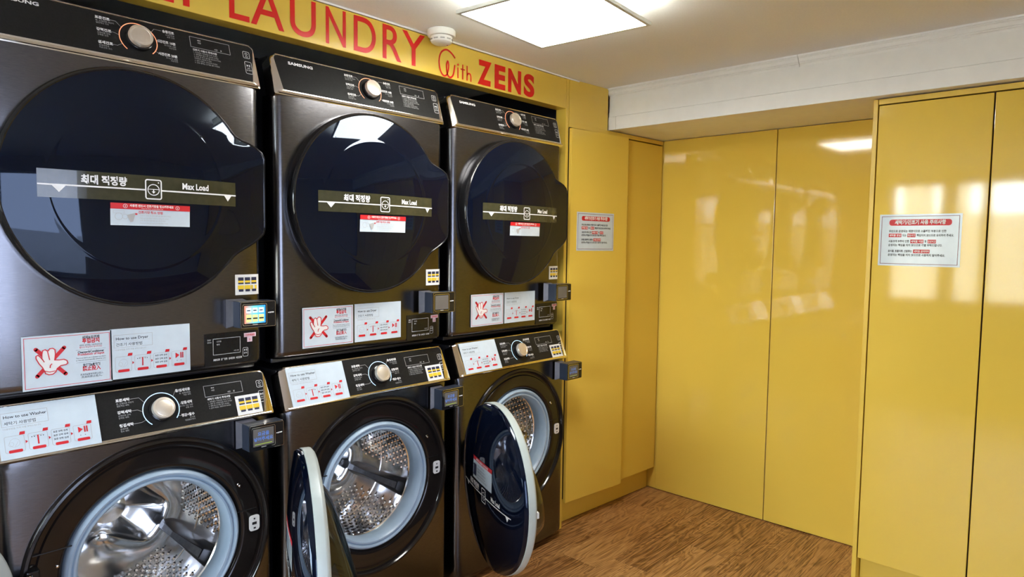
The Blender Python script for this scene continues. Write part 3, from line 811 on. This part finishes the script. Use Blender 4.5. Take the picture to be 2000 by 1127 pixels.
DR = .293
def make_door(t, opened):
    """door hinged on the left; origin on the hinge line"""
    hx, hy = .046, -.040
    cx = WCX-hx; cz = 0.
    fn = lambda th: DR
    dd = link('door', None)
    g = G()
    y0 = -.014
    g.lathe([(.205, y0+.014), (.262, y0+.016), (.284, y0+.012), (.2915, y0+.006), (DR, y0+.002), (DR, y0-.018), (.289, y0-.020)], cx, cz, 96)
    dm = g.build('door', RIMG, t, (hx, hy, WCZ), (0, 0, -opened), smooth=True)
    bpy.data.objects.remove(dd)
    ge, gd = y0-.033, .024
    def fy(x, z):
        tt = min(1, math.hypot(x-cx, z-cz)/.287); return ge-gd*(1-tt**2.6)
    n = 96
    g = G(); g.loops([[(cx+.2905*math.cos(2*PI*i/n), yq, cz+.2905*math.sin(2*PI*i/n)) for i in range(n)] for yq in (y0-.0185, y0-.028)]+[[(cx+.287*tt*math.cos(2*PI*i/n), ge-gd*(1-tt**2.6), cz+.287*tt*math.sin(2*PI*i/n)) for i in range(n)] for tt in (1., .985, .96, .92, .85, .75, .62, .48, .33, .16)], True, False, True)
    g.build('door_glass', GLASS, dm, smooth=True)
    # inner bowl
    g = G(); L = []
    for r, dp in ((.214, 0), (.211, .06), (.204, .30), (.190, .62), (.172, .86), (.145, .97), (.08, 1.)):
        L.append([(cx+r*math.cos(2*PI*i/72), y0+.012+dp*(.086-.052*r/.2*math.sin(2*PI*i/72)), cz+r*math.sin(2*PI*i/72)) for i in range(72)])
    g.loops(L, True, False, True)
    g.build('glass_bowl', BOWL, dm, smooth=True)
    g = G(); g.lathe([(.206, y0+.010), (.08, y0-.004)], cx, cz, 48, False, True); g.build('bowl_back', LIFTG, dm, smooth=True)
    G().box(cx+.268, cx+.284, y0+.012, y0+.020, -.010, .010).build('latch_hook', WPL, dm, bev=.002)
    G().box(-.012, .050, -.012, .006, -.050, .050).build('hinge_plate', GBLACK, dm, bev=.003)
    band(dm, fy, cx+.0, -.030, cx-.215, cx+.215, film=False)
    x0, x1, z0, z1 = cx-.115, cx+.070, .005, .085
    e = .0012
    D().rect(x0, x1, z0, z1-.014, 8).build('door_label', PAPER, dm, lambda x, z: fy(x, z)-e)
    r = D(); r.rect(x0, x1, z1-.014, z1, 8); r.build('red_label_print', REDP, dm, lambda x, z: fy(x, z)-e)
    D().text('세탁기 사용시 유의사항', (x0+x1)/2, z1-.010, .006, 'C', .03, width=.12).build('white_label_print', WHITE, dm, lambda x, z: fy(x, z)-2*e)
    k = D(); k.rect(x0+.008, x0+.040, z0+.012, z0+.054)
    for i, s in enumerate(('도어를 지켜 사용해 주세요', 'Please close the door firmly', '세탁물이 끼이지 않게 해주세요', 'Keep laundry clear of the seal', '세탁물이 부주의하지 않게 해주세요')): k.text(s, x0+.050, z1-.026-i*.011, .0045)
    k.build('blue_label_print', NAVY, dm, lambda x, z: fy(x, z)-2*e)
    return dm

wlabel = ['black washing machine with its door swung wide open, below the dryer with the lit terminal', 'black washing machine with open door, between the two other washers',
          'black washing machine with open door, next to the tall yellow cabinet']
was = [make_washer()]
for i in (1, 2): was.append(clone(was[0]))
for i in range(3):
    was[i].location = (WX[i], WYY[i], 0); tag(was[i], wlabel[i], 'washing machine', 'washing machines in a row')
make_drum(was[0], math.radians(32))
for i in (1, 2):
    src = [c for c in was[0].children if c.name.startswith('drum')][0]
    c = clone(src, was[i]); c.rotation_euler = (0, math.radians((32, 24, 50)[i]), 0)
dsrc = make_door(was[0], math.radians(148))
for i, a in ((1, 114), (2, 114)):
    c = clone(dsrc, was[i]); c.rotation_euler = (0, 0, -math.radians(a))

# ------------------------------------------------------------------ payment terminals
def terminal(label, loc, lit, w=.106, h=.076, dep=.046, back=.042):
    t = thing('payment_terminal', label, 'card terminal', loc, group='payment terminals')
    # origin: lower left front corner of the housing
    G().loops([[(0.004, dep, .004), (0.050, dep, .004), (.050, dep, h-.004), (.004, dep, h-.004)], [(-.004, dep+back, -.006), (.046, dep+back, -.006), (.046, dep+back, h+.002), (-.004, dep+back, h+.002)]], True, True, True).build('bracket', BRAK, t)
    G().box(0, w, .002, dep, 0, h).build('housing', HOUS, t, bev=.003)
    fp = G().prism(round_poly(rect_poly(.001, w-.001, .001, h-.001), .004, 4), -.002, .0035).build('front_plate', GBLACK, t)
    D().orect(.007, .078, .008, h-.008, .0013, .004).orect(.0015, w-.0015, .0015, h-.0015, .0008, .004).build('bezel_line', CHROME, fp, -.0024)
    sc = D().rect(.011, .074, .013, h-.012).build('screen', SCRON if lit == 1 else SCR, fp, -.0023)
    D().rect(.082, .086, h*.53, h*.56).rect(.087, .090, h*.52, h*.57).rect(.091, .100, h*.53, h*.57).build('logo_mark', WHITE, fp, -.0023)
    D().rect(.035, .050, .0085, .0105).build('button_mark', GREYP, fp, -.0027)
    if lit == 1:
        a = D(); b = D(); k = D()
        for i in range(3):
            x = .0165+i*.0185
            a.rect(x, x+.0155, h*.57, h*.76); b.rect(x, x+.0155, h*.23, h*.50); k.rect(x+.001, x+.0145, h*.33, h*.39); k.rect(x+.002, x+.012, h*.64, h*.68)
        a.build('screen_tiles', SCRW, sc, -.0027); b.build('screen_tiles', SCRY, sc, -.0027); k.build('screen_print', NAVY, sc, -.0031)
    elif lit == 2:
        a = D(); a.text('요금을', .042, h*.58, .0090, 'C', .02).text('넣어주세요', .042, h*.38, .0090, 'C', .02)
        a.build('screen_print', SCRB, sc, -.0027)
        D().rect(.016, .068, h*.23, h*.26).build('screen_line', GREENP, sc, -.0027)
    return t
def term_at(label, mx, my, x, z, yf, lit, **kw): return terminal(label, (mx+x, my+yf, z), lit, back=-yf-.046-.004, **kw)
term_at('black card terminal with brightly coloured screen on the dryer front', DX[0], 0, .573, 1.142, -.086, 1)
term_at('black card terminal with dark screen on the middle dryer', DX[1], 0, .555, 1.135, -.078, 0)
term_at('black card terminal with dark screen on the dryer beside the yellow cabinet', DX[2], 0, .545, 1.139, -.074, 0)
term_at('black card terminal with blue text under the first washer panel, below the lit terminal', WX[0], -.018, .570, .785, -.080, 2)
term_at('black card terminal with blue text on the middle washer', WX[1], -.030, .590, .775, -.066, 2)
term_at('black card terminal with blue text on the washer beside the yellow cabinet', WX[2], -.022, .600, .777, -.074, 2)

# ------------------------------------------------------------------ paper sheets
def hand_sheet(label, loc, rot, w=.190, h=.131):
    s = tag(G().box(0, w, -.0006, 0, 0, h).build('prohibition_sheet', PAPER, None, loc, rot), label, 'notice', 'no detergent sheets')
    def q(px, py):
        top = 165-.0737*(px-95); bot = 755-.129*(px-120)
        return ((px-95)/955.*w, h*(1-(py-top)/(bot-top)))
    D().orect(.005, w-.005, .005, h-.005, .0012).build('red_border', REDP, s, -.0010)
    x = D()
    for a, b in (((236, 300), (535, 560)), ((527, 278), (243, 592))):
        p = [q(*a), q(*b)]; x.line(p, .0088); x.disc(*p[0], .0044, 14); x.disc(*p[1], .0044, 14)
    x.build('red_cross', REDP, s, -.0010)
    hand = [(318, 535), (296, 492), (262, 450), (236, 400), (236, 372), (256, 360), (276, 378), (294, 402), (296, 350), (304, 312), (330, 300), (352, 316), (362, 312), (378, 290), (408, 286),
            (430, 300), (434, 345), (424, 412), (470, 412), (520, 404), (552, 418), (560, 446), (540, 462), (486, 472), (448, 502), (432, 540), (400, 566), (360, 572), (326, 560)]
    pts = [q(*p) for p in hand]
    D().poly(pts).build('white_hand', WPL, s, -.0014)
    o = D(); o.line(pts, .0022, True); o.line([q(296, 400), q(318, 436)], .0020); o.line([q(354, 320), q(372, 412)], .0020); o.line([q(374, 498), q(378, 470), q(396, 452)], .0022); o.line([q(320, 532), q(370, 542), q(430, 528)], .0018)
    o.build('hand_outline', REDP, s, -.0018)
    b = D(); r = D(); cx = w*.755
    b.text('세제&유연제', cx, h*.875, .0066, 'C', .02, width=.038); r.text('투입금지', cx, h*.800, .0090, 'C', .04, width=.038)
    b.text('세제와 유연제는 자동투입되므로', cx, h*.740, .0036, 'C', 0, .050); r.text('별도로 투입하지 말아주세요', cx, h*.700, .0038, 'C', 0, .050)
    b.text('Cleanser&Conditioner', cx, h*.605, .0056, 'C', .02, .058); r.text('Prohibition of Input', cx, h*.560, .0056, 'C', .02, .058)
    b.text('There is no need to put in detergent and softener,', cx, h*.500, .0032, 'C', 0, .066); b.text('as they are automatically added for you.', cx, h*.460, .0032, 'C', 0, .066)
    b.text('洗涤剂&柔软剂', cx, h*.345, .0058, 'C', .02, .038); r.text('禁止投入', cx, h*.265, .0092, 'C', .03, .040)
    b.text('洗涤剂&柔软剂禁止投入', cx, h*.175, .0038, 'C', 0, .050); b.text('洗涤剂禁止投入。', cx, h*.125, .0042, 'C', 0, .046)
    b.rect(cx-.033, cx+.033, h*.665, h*.668).rect(cx-.033, cx+.033, h*.425, h*.428)
    b.build('black_lettering', BLACKP, s, -.0010); r.build('red_lettering', REDP, s, -.0010)
    return s
def use_sheet(label, loc, rot, what, ko, w=.197, h=.131):
    s = tag(G().box(0, w, -.0006, 0, 0, h).build('instruction_sheet', PAPER, None, loc, rot), label, 'notice', 'how to use sheets')
    g = D(); r = D(); b = D()
    g.orect(.008, .100, h*.625, h*.875, .0008); b.text('How to use '+what, .013, h*.775, .0072, 'L', .008); g.rect(.008, .094, h*.745, h*.748); b.text(ko+' 사용방법', .013, h*.655, .0066, 'L')
    g.text('*사용방법을 지켜 사용 부탁드립니다', .009, h*.565, .0036, 'L', 0, .075)
    for i in range(4):
        x0 = .010+i*.046; g.orect(x0, x0+.038, h*.14, h*.44, .0008, .004)
        r.rrect(x0+.006, x0+.033, h*.13, h*.185, .003); r.poly([(x0+.029, h*.445), (x0+.031, h*.50), (x0+.041, h*.50), (x0+.040, h*.445)])
        if i < 3: r.poly([(x0+.040, h*.27), (x0+.040, h*.33), (x0+.0445, h*.30)])
    x = .010; g.arc(x+.019, h*.31, .010, 0, 2*PI, .0005, 20).arc(x+.012, h*.29, .005, 0, 2*PI, .0005, 14).line([(x+.019, h*.24), (x+.026, h*.33)], .0005)
    x = .056; r.rect(x+.0175, x+.0205, h*.22, h*.39); g.rect(x+.010, x+.028, h*.385, h*.395)
    for q in (.007, .012, .025, .030): b.disc(x+q, h*.37, .0011, 8)
    x = .102
    for j in range(3): b.text('표준 강력 섬세', x+.019, h*(.375-.07*j), .0038, 'C', .01, .030)
    x = .148; r.poly([(x+.010, h*.29), (x+.010, h*.41), (x+.020, h*.35)]).rect(x+.0225, x+.0255, h*.29, h*.41).rect(x+.0275, x+.0305, h*.29, h*.41); b.disc(x+.014, h*.24, .0010, 8).disc(x+.024, h*.24, .0010, 8)
    g.build('grey_lines', GREYP, s, -.0010); b.build('dark_lettering', BLACKP, s, -.0010); r.build('red_icons', REDP, s, -.0012)
    return s
dn = ('dryer with the lit terminal', 'middle dryer', 'dryer beside the yellow cabinet')
wn = ('washer below the lit terminal', 'middle washer', 'washer beside the yellow cabinet')
for i, (hx, hz, ux, uz) in enumerate(((.082, 1.026, .269, 1.028), (.085, 1.047, .281, 1.048), (.104, 1.053, .301, 1.053))):
    yp = DY[i]-.0012+.0
    hand_sheet('white sheet with red crossed-out hand on the '+dn[i], (DX[i]+hx, yp, hz), (0, 0, 0))
    use_sheet('white sheet of dryer instructions with red icons on the '+dn[i], (DX[i]+ux, yp, uz), (0, 0, 0), 'Dryer', '건조기')
tilt = math.atan2(.055, .126)
for i, px in enumerate((.014, .026, .033)):
    o = Vector((WX[i]+px, WYY[i]-.010, .8675)); up = Vector((0, math.sin(tilt), math.cos(tilt))); out = Vector((0, -math.cos(tilt), math.sin(tilt)))
    loc = o+up*.004+out*.0056
    use_sheet('white washer instruction sheet on the panel of the '+wn[i], tuple(loc), (-tilt, 0, 0), 'Washer', '세탁기', .205, .128)

def notice(label, loc, rot, w=.268, h=.194):
    s = tag(G().box(0, w, -.0008, 0, 0, h).build('notice_sheet', PAPER, None, loc, rot), label, 'notice', 'red headed notices')
    D().orect(.008, w-.008, .008, h-.008, .0018).build('dark_border', NAVY if 0 else MATS['maroon'], s, -.0012)
    r = D(); r.rrect(w*.125, w*.885, h*.78, h*.90, .011)
    b = D(); wt = D()
    wt.text('세탁기/건조기 사용 주의사항', w*.505, h*.812, .0125, 'C', .04, w*.62)
    x = w*.125; H_ = .0070
    def ln(z, parts):
        xx = x
        for t, red, wd in parts:
            if red: r.rect(xx, xx+wd, z-.0035, z+.0100); wt.text(t, xx+wd/2, z, H_*.9, 'C', .02, wd*.90)
            else: b.text(t, xx, z, H_, 'L', .03, wd)
            xx += wd+.004
    ln(h*.655, (('무인으로 운영되는 매장이므로 소홀해진 부분으로 인한', 0, w*.70),))
    ln(h*.575, (('세탁물 분실', 1, w*.16), ('또는', 0, w*.045), ('훼손사고', 1, w*.10), ('책임지지 않으므로 유의하여 주세요.', 0, w*.44)))
    ln(h*.460, (('사용고객 부주의 인한', 0, w*.26), ('세탁물 이염', 1, w*.16), ('및', 0, w*.02), ('손상사고', 1, w*.10)))
    ln(h*.385, (('운영자는 책임을 지지 않으므로 각별 부탁드립니다.', 0, w*.66),))
    ln(h*.270, (('음식물, 동물의류, 신발류는', 0, w*.30), ('세탁을 금지하며', 1, w*.20)))
    ln(h*.195, (('운영자는 책임을 지지 않으므로 사용하지 말아주세요.', 0, w*.70),))
    r.build('red_blocks', REDP, s, -.0012); b.build('black_lettering', BLACKP, s, -.0012); wt.build('white_lettering', WHITE, s, -.0016)
    return s
mat('maroon', (.16, .03, .05), .5)
# on the ajar cabinet door
M1 = Matrix.Translation((2.217, .0435, 0)) @ Matrix.Rotation(-.0652, 4, 'Z') @ Matrix.Translation((.002, 0, 0)) @ Matrix.Rotation(-.046, 4, 'Z')
p = M1 @ Vector((.043, -.0184, 1.362))
notice('white notice with red heading taped to the ajar yellow door beside the dryers', tuple(p), (0, 0, -.1112), .270, .186)
notice('white notice with red heading taped to the wardrobe door', (CXF-.0004, -1.207, 1.325), (0, 0, -PI/2), .268, .196)

bpy.data.objects.remove(_TC['o']); bpy.data.curves.remove(_TC['cu'])
